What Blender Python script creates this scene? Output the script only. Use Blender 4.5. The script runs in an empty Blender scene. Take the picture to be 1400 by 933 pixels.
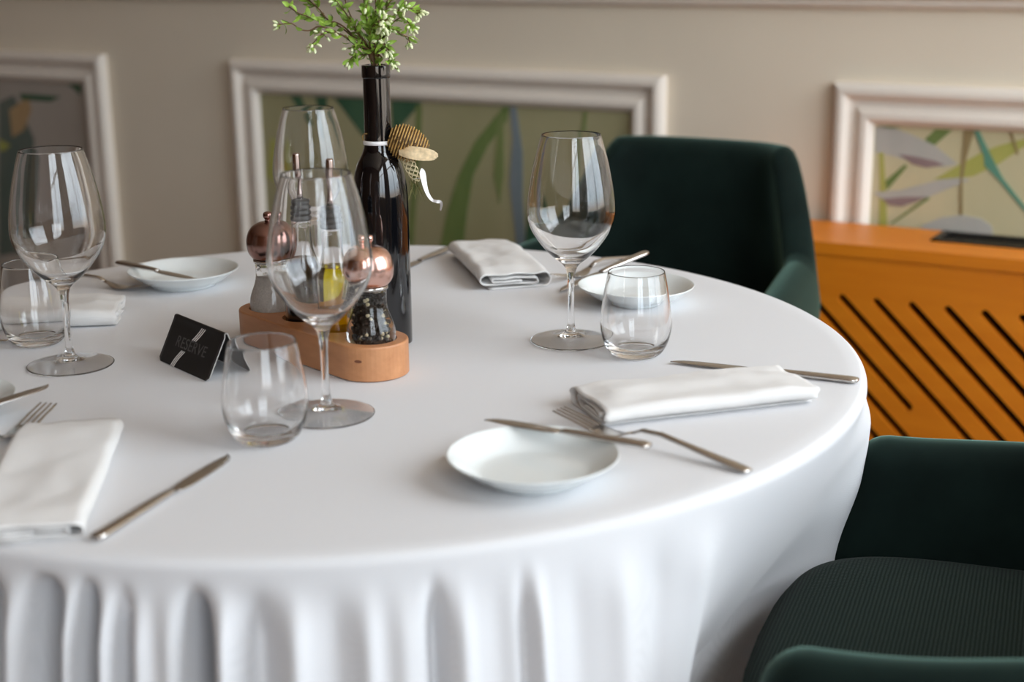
import bpy, bmesh, math, random
from mathutils import Vector, Matrix, noise

scene = bpy.context.scene
R_ = math.radians
pi = math.pi

# ------------------------------------------------------------------ camera
cam_d = bpy.data.cameras.new('camera')
cam = bpy.data.objects.new('camera', cam_d)
scene.collection.objects.link(cam)
cam.matrix_world = Matrix(((0.8672, -0.1229, 0.4826, 0.9240),
                           (0.4979, 0.2350, -0.8348, -1.2136),
                           (-0.0108, 0.9642, 0.2650, 1.1718),
                           (0, 0, 0, 1)))
cam_d.sensor_width = 36.0
cam_d.lens = 50.997
cam_d.clip_start = 0.05
cam_d.dof.use_dof = True
cam_d.dof.focus_distance = 1.57
cam_d.dof.aperture_fstop = 3.6
scene.camera = cam

# ------------------------------------------------------------------ sky outside the windows, exposure
world = bpy.data.worlds.new('overcast_sky')
scene.world = world
world.use_nodes = True
wn = world.node_tree.nodes
wl = world.node_tree.links
wn.clear()
w_out = wn.new('ShaderNodeOutputWorld')
w_bg = wn.new('ShaderNodeBackground')
w_tc = wn.new('ShaderNodeTexCoord')
w_sep = wn.new('ShaderNodeSeparateXYZ')
w_ramp = wn.new('ShaderNodeValToRGB')
w_map = wn.new('ShaderNodeMapRange')
wl.new(w_tc.outputs['Generated'], w_sep.inputs[0])
wl.new(w_sep.outputs['Z'], w_map.inputs['Value'])
w_map.inputs['From Min'].default_value = -0.4
w_map.inputs['From Max'].default_value = 0.6
wl.new(w_map.outputs[0], w_ramp.inputs[0])
el = w_ramp.color_ramp.elements
el[0].position = 0.36; el[0].color = (0.33, 0.29, 0.25, 1)
el[1].position = 0.45; el[1].color = (0.47, 0.54, 0.60, 1)
e3 = el.new(1.0); e3.color = (0.92, 1.0, 1.07, 1)
wl.new(w_ramp.outputs[0], w_bg.inputs['Color'])
w_bg.inputs['Strength'].default_value = 10.6
wl.new(w_bg.outputs[0], w_out.inputs[0])

scene.view_settings.view_transform = 'Standard'
scene.view_settings.look = 'None'
scene.view_settings.gamma = 1.0
scene.view_settings.use_curve_mapping = False
scene.view_settings.exposure = -0.05
cy = scene.cycles
cy.use_denoising = True
try:
    cy.denoiser = 'OPENIMAGEDENOISE'
except Exception:
    pass
cy.max_bounces = 20
cy.diffuse_bounces = 6
cy.glossy_bounces = 8
cy.transmission_bounces = 18
cy.transparent_max_bounces = 24
cy.caustics_refractive = True
cy.caustics_reflective = True
cy.blur_glossy = 0.6
cy.sample_clamp_indirect = 30.0

# room limits: table centre at the origin, wall_back along x
XL, XR, YB, YF, ZC = -5.5, 2.1, 1.548, -3.4, 3.1
WINDOWS = [(-0.62, 1.47, 0.72, 2.85), (-3.2, -1.2, 0.72, 2.85)]  # second window is unseen, enlarged to light the cloth front and table left
for wy0, wy1, wz0, wz1 in WINDOWS:
    ld = bpy.data.lights.new('daylight_portal', 'AREA')
    ld.shape = 'RECTANGLE'
    ld.size = wy1 - wy0
    ld.size_y = wz1 - wz0
    ld.cycles.is_portal = True
    lo = bpy.data.objects.new('daylight_portal', ld)
    scene.collection.objects.link(lo)
    lo.matrix_world = Matrix.Translation((XR + 0.14, (wy0 + wy1) / 2, (wz0 + wz1) / 2)) @ \
        Matrix(((0, 0, 1, 0), (1, 0, 0, 0), (0, 1, 0, 0), (0, 0, 0, 1)))

# ------------------------------------------------------------------ materials
def new_mat(name):
    m = bpy.data.materials.new(name)
    m.use_nodes = True
    return m, m.node_tree.nodes, m.node_tree.links, m.node_tree.nodes['Principled BSDF']

def coords(n, l, scale=(1, 1, 1), rot=(0, 0, 0), kind='Object'):
    t = n.new('ShaderNodeTexCoord')
    mp = n.new('ShaderNodeMapping')
    mp.inputs['Scale'].default_value = scale
    mp.inputs['Rotation'].default_value = rot
    l.new(t.outputs[kind], mp.inputs[0])
    return mp.outputs[0]

def noise_node(n, l, vec, scale, detail=3, rough=.5):
    t = n.new('ShaderNodeTexNoise')
    t.inputs['Scale'].default_value = scale
    t.inputs['Detail'].default_value = detail
    t.inputs['Roughness'].default_value = rough
    l.new(vec, t.inputs['Vector'])
    return t.outputs[0]

def ramp(n, l, fac, stops):
    r = n.new('ShaderNodeValToRGB')
    e = r.color_ramp.elements
    while len(e) < len(stops):
        e.new(0.5)
    for q, (p, c) in zip(e, stops):
        q.position = p
        q.color = (*c, 1)
    l.new(fac, r.inputs[0])
    return r.outputs[0]

def bump(n, l, b, h, strength, dist):
    t = n.new('ShaderNodeBump')
    t.inputs['Strength'].default_value = strength
    t.inputs['Distance'].default_value = dist
    l.new(h, t.inputs['Height'])
    l.new(t.outputs[0], b.inputs['Normal'])

def shade(c, k):
    return tuple(min(1, x * k) for x in c)

def plain(name, col, rough=.5, metal=0.0, vary=.06, scale=30, bmp=0.0, bdist=.001, spec=.5, sheen=0, sheen_tint=None, coat=0):
    m, n, l, b = new_mat(name)
    v = coords(n, l)
    f = noise_node(n, l, v, scale)
    l.new(ramp(n, l, f, [(.3, shade(col, 1 - vary)), (.7, shade(col, 1 + vary))]), b.inputs['Base Color'])
    b.inputs['Roughness'].default_value = rough
    b.inputs['Metallic'].default_value = metal
    b.inputs['Specular IOR Level'].default_value = spec
    b.inputs['Coat Weight'].default_value = coat
    b.inputs['Coat Roughness'].default_value = .05
    if sheen:
        b.inputs['Sheen Weight'].default_value = sheen
        b.inputs['Sheen Roughness'].default_value = .42
        b.inputs['Sheen Tint'].default_value = (*(sheen_tint or col), 1)
    if bmp:
        bump(n, l, b, f, bmp, bdist)
    return m

def wood(name, c1, c2, scale=(3, 30, 30), rough=.4, rot=(0, 0, 0), coat=.2):
    m, n, l, b = new_mat(name)
    v = coords(n, l, scale, rot)
    f = noise_node(n, l, v, 1.0, 6, .62)
    l.new(ramp(n, l, f, [(.25, c1), (.75, c2)]), b.inputs['Base Color'])
    b.inputs['Roughness'].default_value = rough
    b.inputs['Coat Weight'].default_value = coat
    b.inputs['Coat Roughness'].default_value = .25
    bump(n, l, b, f, .12, .001)
    return m

def glass(name, col=(1, 1, 1), ior=1.5, rough=0.0):
    m, n, l, b = new_mat(name)
    v = coords(n, l)
    f = noise_node(n, l, v, 6)
    l.new(ramp(n, l, f, [(.3, shade(col, .995)), (.7, col)]), b.inputs['Base Color'])
    b.inputs['Transmission Weight'].default_value = 1
    b.inputs['Roughness'].default_value = rough
    b.inputs['IOR'].default_value = ior
    return m

def weave(name, c1, c2, scale, bstr, rough=.9, sheen=.2, spec=.3):
    m, n, l, b = new_mat(name)
    v = coords(n, l)
    w1 = n.new('ShaderNodeTexWave'); w1.bands_direction = 'X'
    w2 = n.new('ShaderNodeTexWave'); w2.bands_direction = 'Y'
    for w in (w1, w2):
        w.inputs['Scale'].default_value = scale
        w.inputs['Distortion'].default_value = 1.2
        w.inputs['Detail'].default_value = 2
        l.new(v, w.inputs['Vector'])
    mx = n.new('ShaderNodeMath'); mx.operation = 'MULTIPLY'
    l.new(w1.outputs[1], mx.inputs[0]); l.new(w2.outputs[1], mx.inputs[1])
    l.new(ramp(n, l, mx.outputs[0], [(.0, c1), (.6, c2)]), b.inputs['Base Color'])
    b.inputs['Roughness'].default_value = rough
    b.inputs['Specular IOR Level'].default_value = spec
    b.inputs['Sheen Weight'].default_value = sheen
    bump(n, l, b, mx.outputs[0], bstr, .0006)
    return m

M = {}
M['wall'] = plain('painted_plaster', (.80, .71, .575), .6, vary=.03, scale=3, spec=.3)
M['trim'] = plain('painted_moulding', (.83, .755, .67), .45, vary=.02, scale=5, spec=.4)
M['ceiling'] = plain('ceiling_paint', (.86, .83, .78), .7, vary=.02, scale=3)
M['floor'] = wood('oak_floor', (.12, .07, .04), (.20, .12, .07), (1.5, 14, 14), .4)
M['panelling'] = wood('warm_wood_panelling', (.16, .075, .030), (.24, .12, .05), (14, 14, 1.5), .5)
M['cloth'] = weave('white_table_linen', (.66, .66, .675), (.70, .70, .715), 420, .05, .85, .1, .2)
M['napkin'] = weave('napkin_linen', (.68, .665, .65), (.72, .705, .69), 420, .12, .9, .2, .2)
M['glass'] = glass('clear_crystal', (1, 1, 1), 1.46)
M['acrylic'] = glass('clear_acrylic', (1, .995, .985), 1.49)
M['oil'] = glass('olive_oil', (1.0, .84, .005), 1.46)
M['vinegar'] = plain('dark_vinegar', (.008, .005, .006), .15, vary=.1)
M['porcelain'] = plain('white_porcelain', (.78, .82, .82), .12, vary=.01, scale=10, coat=.3)
M['steel'] = plain('polished_steel', (.58, .55, .52), .2, 1.0, vary=.04, scale=60)
M['velvet'] = plain('green_velvet', (.004, .009, .0075), .8, vary=.3, scale=14, spec=.08, sheen=.55, sheen_tint=(.34, .58, .48))
M['seat'] = weave('green_woven_upholstery', (.004, .008, .006), (.024, .038, .031), 80, .8, .9, .03, .06)
M['dark_wood'] = wood('dark_leg_wood', (.03, .018, .01), (.06, .035, .02), (20, 20, 3))
M['cabinet'] = wood('orange_oak_veneer', (.66, .180, .004), (.78, .245, .010), (3, 40, 26), .45, coat=.0)
M['cavity'] = plain('dark_cavity', (.022, .012, .007), .8)
M['grille'] = plain('black_anodised_metal', (.014, .013, .013), .4, .4)
M['caddy'] = wood('beech_wood', (.40, .165, .065), (.56, .26, .115), (14, 60, 60), .45, coat=.1)
M['knot'] = plain('wood_knot', (.16, .05, .02), .5)
M['copper'] = plain('brushed_copper', (.80, .50, .42), .22, 1.0, vary=.04, scale=40)
M['shaded_copper'] = plain('shade_toned_copper', (.36, .21, .18), .22, 1.0, vary=.06, scale=40)  # same copper, with the dark room it reflects put into the colour
M['spout'] = plain('pinkish_steel', (.52, .42, .39), .25, 1.0, vary=.04, scale=40)
M['rubber'] = plain('black_rubber', (.012, .012, .013), .45)
M['pepper'] = plain('dark_peppercorns', (.030, .020, .014), .7, vary=.5, scale=300)
M['pepper_pale'] = plain('pale_peppercorns', (.62, .52, .33), .7, vary=.15, scale=300)
M['salt'] = plain('white_salt', (.88, .86, .83), .85, vary=.08, scale=500, bmp=.6)
M['bottle'] = plain('black_bottle_glass', (.0035, .0035, .0045), .06, vary=.1, scale=5, coat=.5)
M['card'] = plain('black_card', (.006, .0055, .0055), .5, vary=.1)
M['card_edge'] = plain('card_edge_grey', (.42, .40, .38), .5)
M['silver'] = plain('silver_foil', (.90, .88, .86), .45, .0)
M['letter'] = plain('grey_foil_letters', (.085, .083, .08), .35)
M['straw'] = plain('golden_straw', (.46, .27, .075), .6, vary=.35, scale=200)
M['straw_dark'] = plain('dark_straw', (.09, .045, .012), .7, vary=.3, scale=200)
M['raffia'] = plain('pale_raffia', (.78, .60, .36), .6, vary=.2, scale=250)
M['net'] = plain('pale_gold_net', (.72, .62, .38), .5, vary=.2, scale=200)
M['ribbon'] = plain('white_satin_ribbon', (.86, .84, .84), .35, vary=.03)
M['bristle'] = plain('olive_dry_grass', (.20, .19, .06), .7, vary=.3, scale=200)
M['stem'] = plain('brown_stem', (.14, .075, .03), .6, vary=.4, scale=120)
M['leaf'] = plain('fresh_green_leaf', (.25, .40, .05), .45, vary=.5, scale=70)
M['bud'] = plain('white_bud', (.72, .76, .47), .5, vary=.12, scale=90)
M['curtain'] = plain('linen_curtain', (.74, .68, .60), .9, vary=.05)
M['pane'] = None
def pane_mat():
    m = bpy.data.materials.new('window_pane_glass'); m.use_nodes = True
    n, l = m.node_tree.nodes, m.node_tree.links
    n.clear()
    o = n.new('ShaderNodeOutputMaterial'); mx = n.new('ShaderNodeMixShader')
    t = n.new('ShaderNodeBsdfTransparent'); g = n.new('ShaderNodeBsdfGlossy')
    g.inputs['Roughness'].default_value = .02
    mx.inputs[0].default_value = .06
    l.new(t.outputs[0], mx.inputs[1]); l.new(g.outputs[0], mx.inputs[2]); l.new(mx.outputs[0], o.inputs[0])
    return m
M['pane'] = pane_mat()

def print_mat(name, c1, c2, scale=9):
    m, n, l, b = new_mat(name)
    v = coords(n, l, (1, 1, .35))
    f = noise_node(n, l, v, scale, 4, .6)
    l.new(ramp(n, l, f, [(.3, c1), (.7, c2)]), b.inputs['Base Color'])
    b.inputs['Roughness'].default_value = .7
    b.inputs['Specular IOR Level'].default_value = .25
    return m
M['paper'] = print_mat('wallpaper_ground', (.35, .33, .175), (.42, .38, .225), 3)
M['grey_paper'] = print_mat('grey_wallpaper_ground', (.36, .32, .27), (.44, .39, .34), 3)
M['pale_lit_paper'] = print_mat('pale_lit_wallpaper_ground', (.50, .46, .27), (.60, .54, .35), 3)  # paler right-hand paper, stronger window light there added to its colour
PRINT = {
    'dark_green': print_mat('print_dark_green', (.035, .10, .055), (.075, .15, .08)),
    'leaf_green': print_mat('print_leaf_green', (.11, .18, .05), (.20, .26, .085)),
    'olive': print_mat('print_olive', (.36, .37, .075), (.43, .42, .13)),
    'grey_blue': print_mat('print_grey_blue', (.17, .22, .24), (.25, .28, .30)),
    'lavender': print_mat('print_lavender_grey', (.40, .41, .37), (.48, .46, .42)),
    'mauve': print_mat('print_mauve', (.24, .17, .17), (.31, .23, .22)),
    'teal': print_mat('print_teal', (.08, .24, .17), (.14, .30, .21)),
    'brown': print_mat('print_brown_stem', (.24, .18, .08), (.31, .24, .12)),
    'orange': print_mat('print_ochre', (.40, .25, .12), (.50, .36, .20)),
    'moss': print_mat('print_moss_stem', (.16, .21, .07), (.23, .27, .10)),
    'slate': print_mat('print_slate', (.10, .14, .12), (.16, .18, .15)),
}

# ------------------------------------------------------------------ object helpers
def link(name, verts, faces, mats, parent=None, smooth=True, loc=(0, 0, 0), rz=0.0, normals=None, mi=None):
    me = bpy.data.meshes.new(name)
    me.from_pydata([tuple(v) for v in verts], [], faces)
    me.validate()
    me.update()
    for m in (mats if isinstance(mats, (list, tuple)) else [mats]):
        me.materials.append(m)
    if mi:
        me.polygons.foreach_set('material_index', mi)
    if smooth:
        me.polygons.foreach_set('use_smooth', [True] * len(me.polygons))
    if normals:
        me.normals_split_custom_set_from_vertices([tuple(v) for v in normals])
    o = bpy.data.objects.new(name, me)
    scene.collection.objects.link(o)
    o.location = loc
    o.rotation_euler = (0, 0, rz)
    if parent:
        o.parent = parent
    return o

def empty(name, loc=(0, 0, 0), rz=0.0):
    o = bpy.data.objects.new(name, None)
    o.empty_display_size = .05
    scene.collection.objects.link(o)
    o.location = loc
    o.rotation_euler = (0, 0, rz)
    return o

def tag(o, label, cat, group=None):
    o['label'] = label
    o['category'] = cat
    if group:
        o['group'] = group
    return o

def structure(o):
    o['kind'] = 'structure'
    return o

def stuff(o):
    o['kind'] = 'stuff'
    return o

def copy_tree(o, parent=None):
    c = o.copy()
    scene.collection.objects.link(c)
    if parent:
        c.parent = parent
    for ch in list(o.children):
        copy_tree(ch, c)
    return c

class MB:
    def __init__(s):
        s.v = []; s.f = []; s.mi = []
    def add(s, verts, faces, mi=0):
        b = len(s.v)
        s.v += [Vector(x) for x in verts]
        s.f += [tuple(i + b for i in f) for f in faces]
        s.mi += [mi] * len(faces)
        return s
    def box(s, a, b, mi=0, rot=None, piv=None):
        x0, y0, z0 = a; x1, y1, z1 = b
        vs = [Vector(p) for p in ((x0, y0, z0), (x1, y0, z0), (x1, y1, z0), (x0, y1, z0), (x0, y0, z1), (x1, y0, z1), (x1, y1, z1), (x0, y1, z1))]
        return s.add(vs, [(0, 3, 2, 1), (4, 5, 6, 7), (0, 1, 5, 4), (1, 2, 6, 5), (2, 3, 7, 6), (3, 0, 4, 7)], mi)
    def tube(s, pts, rad, seg=6, mi=0, cap=True):
        pts = [Vector(p) for p in pts]
        n = len(pts)
        rr = rad if isinstance(rad, (list, tuple)) else [rad] * n
        vs = []
        up = Vector((0.31, 0.22, 0.92)).normalized()
        for i, p in enumerate(pts):
            t = (pts[min(i + 1, n - 1)] - pts[max(i - 1, 0)])
            if t.length < 1e-9: t = Vector((0, 0, 1))
            t.normalize()
            a = t.cross(up)
            if a.length < .05: a = t.cross(Vector((1, 0, 0)))
            a.normalize(); b = t.cross(a)
            for k in range(seg):
                w = 2 * pi * k / seg
                vs.append(p + (a * math.cos(w) + b * math.sin(w)) * rr[i])
        fs = []
        for i in range(n - 1):
            for k in range(seg):
                k2 = (k + 1) % seg
                fs.append((i * seg + k, i * seg + k2, (i + 1) * seg + k2, (i + 1) * seg + k))
        if cap:
            fs.append(tuple(range(seg))); fs.append(tuple((n - 1) * seg + k for k in range(seg))[::-1])
        return s.add(vs, fs, mi)
    def ball(s, c, r, seg=8, rings=5, axis=None, stretch=1.0, mi=0):
        c = Vector(c)
        q = Vector((0, 0, 1)).rotation_difference(Vector(axis)) if axis is not None else None
        vs = []; fs = []
        for i in range(rings + 1):
            ph = pi * i / rings
            for k in range(seg):
                w = 2 * pi * k / seg
                p = Vector((math.sin(ph) * math.cos(w) * r, math.sin(ph) * math.sin(w) * r, -math.cos(ph) * r * stretch))
                if q: p = q @ p
                vs.append(c + p)
        for i in range(rings):
            for k in range(seg):
                k2 = (k + 1) % seg
                fs.append((i * seg + k, i * seg + k2, (i + 1) * seg + k2, (i + 1) * seg + k))
        return s.add(vs, fs, mi)
    def build(s, name, mats, parent=None, smooth=True, loc=(0, 0, 0), rz=0):
        return link(name, s.v, s.f, mats, parent, smooth, loc, rz, mi=s.mi)

def catmull(pts, sub=6):
    out = []
    n = len(pts)
    P = [Vector(p) if len(p) == 3 else Vector((p[0], p[1], 0)) for p in pts]
    for i in range(n - 1):
        p0 = P[max(i - 1, 0)]; p1 = P[i]; p2 = P[i + 1]; p3 = P[min(i + 2, n - 1)]
        for k in range(sub):
            t = k / sub
            out.append(.5 * ((2 * p1) + (-p0 + p2) * t + (2 * p0 - 5 * p1 + 4 * p2 - p3) * t * t + (-p0 + 3 * p1 - 3 * p2 + p3) * t ** 3))
    out.append(P[-1])
    return out

def lathe(name, prof, mat, parent=None, seg=64, loc=(0, 0, 0), sub=0, base_normals=None):
    """prof: (r, z) list, outside seen with the profile running upward; analytic normals keep joined parts seamless"""
    p = [(q.x, q.y) for q in catmull(prof, sub)] if sub else list(prof)
    n = len(p)
    vs = []; ns = []; fs = []
    idx = []
    for i, (r, z) in enumerate(p):
        a = p[max(i - 1, 0)]; b = p[min(i + 1, n - 1)]
        dr, dz = b[0] - a[0], b[1] - a[1]
        ln = math.hypot(dr, dz) or 1
        nr, nz = dz / ln, -dr / ln
        if r < 1e-6:
            idx.append([len(vs)]); vs.append((0, 0, z)); ns.append((0, 0, 1 if nz > 0 else -1))
        else:
            row = []
            for k in range(seg):
                w = 2 * pi * k / seg
                row.append(len(vs))
                vs.append((r * math.cos(w), r * math.sin(w), z))
                ns.append((nr * math.cos(w), nr * math.sin(w), nz))
            idx.append(row)
    for i in range(n - 1):
        A, B = idx[i], idx[i + 1]
        if len(A) == 1 and len(B) == 1: continue
        for k in range(seg):
            k2 = (k + 1) % seg
            if len(A) == 1: fs.append((A[0], B[k2], B[k]))
            elif len(B) == 1: fs.append((A[k], A[k2], B[0]))
            else: fs.append((A[k], A[k2], B[k2], B[k]))
    return link(name, vs, fs, mat, parent, True, loc, normals=ns)

def arc(cx, cz, r, a0, a1, n=6):
    return [(cx + r * math.cos(R_(a0 + (a1 - a0) * i / n)), cz + r * math.sin(R_(a0 + (a1 - a0) * i / n))) for i in range(n + 1)]

def sstep(a, b, x):
    t = min(1, max(0, (x - a) / (b - a)))
    return t * t * (3 - 2 * t)

# ------------------------------------------------------------------ room shell
b = MB(); b.box((XL, YF, -.1), (XR, YB, 0)); structure(b.build('floor', M['floor'], smooth=False))
b = MB(); b.box((XL, YF, ZC), (XR, YB, ZC + .1)); structure(b.build('ceiling', M['ceiling'], smooth=False))
b = MB(); b.box((XL - .1, YB, -.1), (XR + .2, YB + .12, ZC + .1)); structure(b.build('wall_back', M['wall'], smooth=False))
b = MB(); b.box((XL - .1, YF - .12, -.1), (XR + .2, YF, ZC + .1)); structure(b.build('wall_front', M['panelling'], smooth=False))
b = MB(); b.box((XL - .12, YF, -.1), (XL, YB, ZC + .1)); structure(b.build('wall_left', M['panelling'], smooth=False))
b = MB()
ys = sorted([YF, YB] + [y for w in WINDOWS for y in w[:2]])
for i in range(len(ys) - 1):
    y0, y1 = ys[i], ys[i + 1]
    w = next((w for w in WINDOWS if w[0] <= y0 + 1e-6 and w[1] >= y1 - 1e-6), None)
    if w:
        b.box((XR, y0, -.1), (XR + .2, y1, w[2])); b.box((XR, y0, w[3]), (XR + .2, y1, ZC + .1))
    else:
        b.box((XR, y0, -.1), (XR + .2, y1, ZC + .1))
structure(b.build('wall_right', M['wall'], smooth=False))
for i, (y0, y1, z0, z1) in enumerate(WINDOWS):
    b = MB()
    t = .05
    for a, c in (((y0, z0), (y0 + t, z1)), ((y1 - t, z0), (y1, z1)), ((y0, z0), (y1, z0 + t)), ((y0, z1 - t), (y1, z1)),
                 (((y0 + y1) / 2 - t / 2, z0), ((y0 + y1) / 2 + t / 2, z1)), ((y0, z0 + 1.35), (y1, z0 + 1.35 + t))):
        b.box((XR + .06, a[0], a[1]), (XR + .11, c[0], c[1]))
    wo = structure(b.build('window_%d' % (i + 1), M['trim'], smooth=False))
    b = MB(); b.box((XR + .083, y0 + t, z0 + t), (XR + .087, y1 - t, z1 - t)); b.build('pane', M['pane'], wo, smooth=False)
    for yc, wd in (((y0 - .02, .36),) if i == 0 else ((y0 + .02, .36), (y1 + .02, .36))):
        vs = []; fs = []; n = 60
        for k in range(n + 1):
            y = yc - wd / 2 + wd * k / n
            x = XR - .09 + .035 * math.sin(k * 2 * pi / 8.5) + .01 * math.sin(k * .9)
            vs += [(x, y, .03), (x, y, z1 + .15)]
        for k in range(n): fs.append((2 * k, 2 * k + 2, 2 * k + 3, 2 * k + 1))
        o = link('curtain', vs, fs, M['curtain'], wo)
        sm = o.modifiers.new('thickness', 'SOLIDIFY'); sm.thickness = .002

# picture-frame mouldings on the back wall with wallpaper set into them
MOULD = [(0, 0), (0, .016), (.004, .022), (.012, .026), (.020, .026), (.026, .022), (.030, .012), (.036, .009), (.044, .009),
         (.050, .016), (.056, .020), (.066, .020), (.073, .014), (.079, .005), (.079, 0)]
def moulding(name, x0, x1, z0, z1):
    prof = MOULD
    rings = [(x0, z0, 1, 1), (x1, z0, -1, 1), (x1, z1, -1, -1), (x0, z1, 1, -1)]
    m = len(prof)
    vs = []; fs = []
    for (cx, cz, sx, sz) in rings:
        for (w, h) in prof:
            vs.append((cx + sx * w, YB - h, cz + sz * w))
    for i in range(4):
        j = (i + 1) % 4
        for k in range(m - 1):
            fs.append((i * m + k, j * m + k, j * m + k + 1, i * m + k + 1))
    return structure(link(name, vs, fs, M['trim'], smooth=False))
LEAVES = {
 'trim_1': [('slate', [(-2.278, .767), (-2.217, .789), (-2.155, .674), (-2.183, .532), (-2.252, .352), (-2.343, .332)]),
            ('orange', [(-2.24, .748), (-2.162, .787), (-2.155, .752), (-2.191, .695), (-2.24, .673)]),
            ('dark_green', [(-2.194, .794), (-2.038, .792), (-2.08, .777), (-2.191, .778)]),
            ('olive', [(-2.293, .666), (-2.249, .652), (-2.274, .635), (-2.297, .633)]),
            ('dark_green', [(-2.007, .826), (-1.963, .826), (-1.965, .799)]),
            ('slate', [(-2.5, .80), (-2.42, .81), (-2.36, .5), (-2.45, .3)])],
 'trim_2': [('dark_green', [(-1.273, .826), (-1.242, .827), (-1.203, .758), (-1.221, .75)]),
            ('dark_green', [(-1.199, .827), (-1.166, .827), (-1.162, .729), (-1.173, .718)]),
            ('dark_green', [(-1.143, .827), (-1.049, .827), (-1.036, .71), (-1.08, .757)]),
            ('dark_green', [(-.982, .827), (-.898, .827), (-.931, .795), (-.981, .746)]),
            ('moss', [(-.914, .82), (-.898, .82), (-.903, .743), (-.934, .477), (-.95, .2), (-.97, .2), (-.955, .475), (-.922, .725)]),
            ('leaf_green', [(-.684, .827), (-.671, .827), (-.677, .796), (-.727, .737), (-.766, .669), (-.784, .584), (-.797, .495), (-.81, .3), (-.88, .3), (-.861, .489), (-.838, .58), (-.805, .666), (-.761, .743)]),
            ('moss', [(-.698, .803), (-.685, .811), (-.686, .674), (-.699, .608), (-.713, .672)]),
            ('grey_blue', [(-.669, .827), (-.653, .827), (-.638, .726), (-.639, .629), (-.632, .511), (-.64, .3), (-.655, .509), (-.672, .659), (-.663, .756)]),
            ('moss', [(-.489, .825), (-.48, .825), (-.487, .758), (-.50, .60), (-.51, .60), (-.497, .758)]),
            ('olive', [(-1.338, .723), (-1.312, .703), (-1.308, .632), (-1.332, .612), (-1.356, .628)]),
            ('dark_green', [(-.62, .63), (-.604, .615), (-.586, .515), (-.59, .35), (-.636, .51)])],
 'trim_3': [('leaf_green', [(.252, .826), (.283, .826), (.248, .792), (.233, .806)]),
            ('lavender', [(.138, .824), (.167, .825), (.202, .815), (.251, .796), (.297, .763), (.27, .756), (.237, .754), (.198, .765), (.167, .772), (.139, .775)]),
            ('mauve', [(.184, .775), (.212, .773), (.253, .767), (.273, .76), (.24, .752), (.213, .757)]),
            ('olive', [(.147, .776), (.156, .776), (.163, .721), (.171, .641), (.165, .5), (.155, .639), (.152, .72)]),
            ('leaf_green', [(.199, .757), (.203, .752), (.167, .704), (.162, .721)]),
            ('olive', [(.255, .731), (.294, .758), (.338, .787), (.369, .802), (.411, .816), (.48, .83), (.413, .802), (.372, .769), (.328, .743), (.295, .736)]),
            ('lavender', [(.139, .698), (.192, .706), (.229, .719), (.269, .732), (.302, .738), (.322, .735), (.283, .716), (.244, .696), (.204, .677), (.176, .677)]),
            ('mauve', [(.158, .687), (.203, .694), (.244, .697), (.224, .686), (.197, .675), (.172, .676)]),
            ('brown', [(.304, .827), (.323, .827), (.313, .779), (.308, .738), (.313, .667), (.313, .5), (.307, .5), (.307, .666), (.303, .738), (.304, .785)]),
            ('teal', [(.322, .827), (.331, .827), (.361, .775), (.38, .743), (.421, .696), (.45, .66), (.422, .686), (.378, .733), (.346, .763), (.343, .781)]),
            ('lavender', [(.22, .60), (.24, .643), (.273, .66), (.313, .668), (.347, .664), (.367, .651), (.38, .60)]),
            ('moss', [(.244, .697), (.251, .695), (.205, .658), (.182, .64), (.175, .639)]),
            ('brown', [(.386, .827), (.391, .827), (.406, .788), (.402, .788)]),
            ('leaf_green', [(.144, .827), (.187, .827), (.167, .823)]),
            ('lavender', [(.43, .78), (.47, .80), (.52, .72), (.46, .69)]),
            ('teal', [(.55, .82), (.57, .82), (.66, .62), (.64, .62)])],
}
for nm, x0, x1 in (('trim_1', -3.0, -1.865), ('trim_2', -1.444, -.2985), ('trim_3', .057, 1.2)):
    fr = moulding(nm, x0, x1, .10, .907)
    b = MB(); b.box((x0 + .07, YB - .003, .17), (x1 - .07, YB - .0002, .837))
    wp = b.build('wallpaper_panel', M[{'trim_1': 'grey_paper', 'trim_2': 'paper', 'trim_3': 'pale_lit_paper'}[nm]], fr, smooth=False)
    for i, (c, pts) in enumerate(LEAVES[nm]):
        yf = YB - .0034 - .00012 * i
        n = len(pts)
        vs = [(x, yf, z) for x, z in pts] + [(x, YB - .0029, z) for x, z in pts]
        fs = [tuple(range(n))] + [(k, (k + 1) % n, n + (k + 1) % n, n + k) for k in range(n)]
        link('printed_leaf', vs, fs, PRINT[c], wp, smooth=False)
# chair rail
rail = [(0, 1.045), (.012, 1.047), (.018, 1.053), (.018, 1.06), (.028, 1.066), (.034, 1.078), (.034, 1.09), (.026, 1.1), (0, 1.104)]
n = len(rail)
vs = [(x, YB - h, z) for x in (XL, XR) for h, z in rail]
structure(link('trim_4', vs, [(k, k + 1, n + k + 1, n + k) for k in range(n - 1)], M['trim'], smooth=False))
b = MB(); b.box((XL, YB - .018, 0), (XR, YB, .09)); structure(b.build('baseboard_back', M['trim'], smooth=False))

# ------------------------------------------------------------------ radiator cover with diagonal slots
CX0, CX1, CYF, CYB, CZ = -.13, 1.75, 1.319, 1.518, .640
cov = tag(empty('radiator_cover', (.8, 1.42, 0)), 'orange oak radiator cover with dark diagonal slots, standing along the panelled wall', 'radiator cover')
L0 = Vector((-.8, -1.42, 0))
def at_cover(o):
    o.location = L0
    o.parent = cov
    return o
def slot_cutter(x, ztop, zbot):
    w = .0078
    a = Vector((x, 0, ztop)); c = Vector((x + (ztop - zbot) * 1.04, 0, zbot))
    t = (c - a).normalized(); nrm = Vector((-t.z, 0, t.x))
    out = []
    for k in range(9):
        g = pi / 2 + pi * k / 8
        out.append(a + (t * math.cos(g) + nrm * math.sin(g)) * w)
    for k in range(9):
        g = -pi / 2 + pi * k / 8
        out.append(c + (t * math.cos(g) + nrm * math.sin(g)) * w)
    return out
b = MB()
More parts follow.
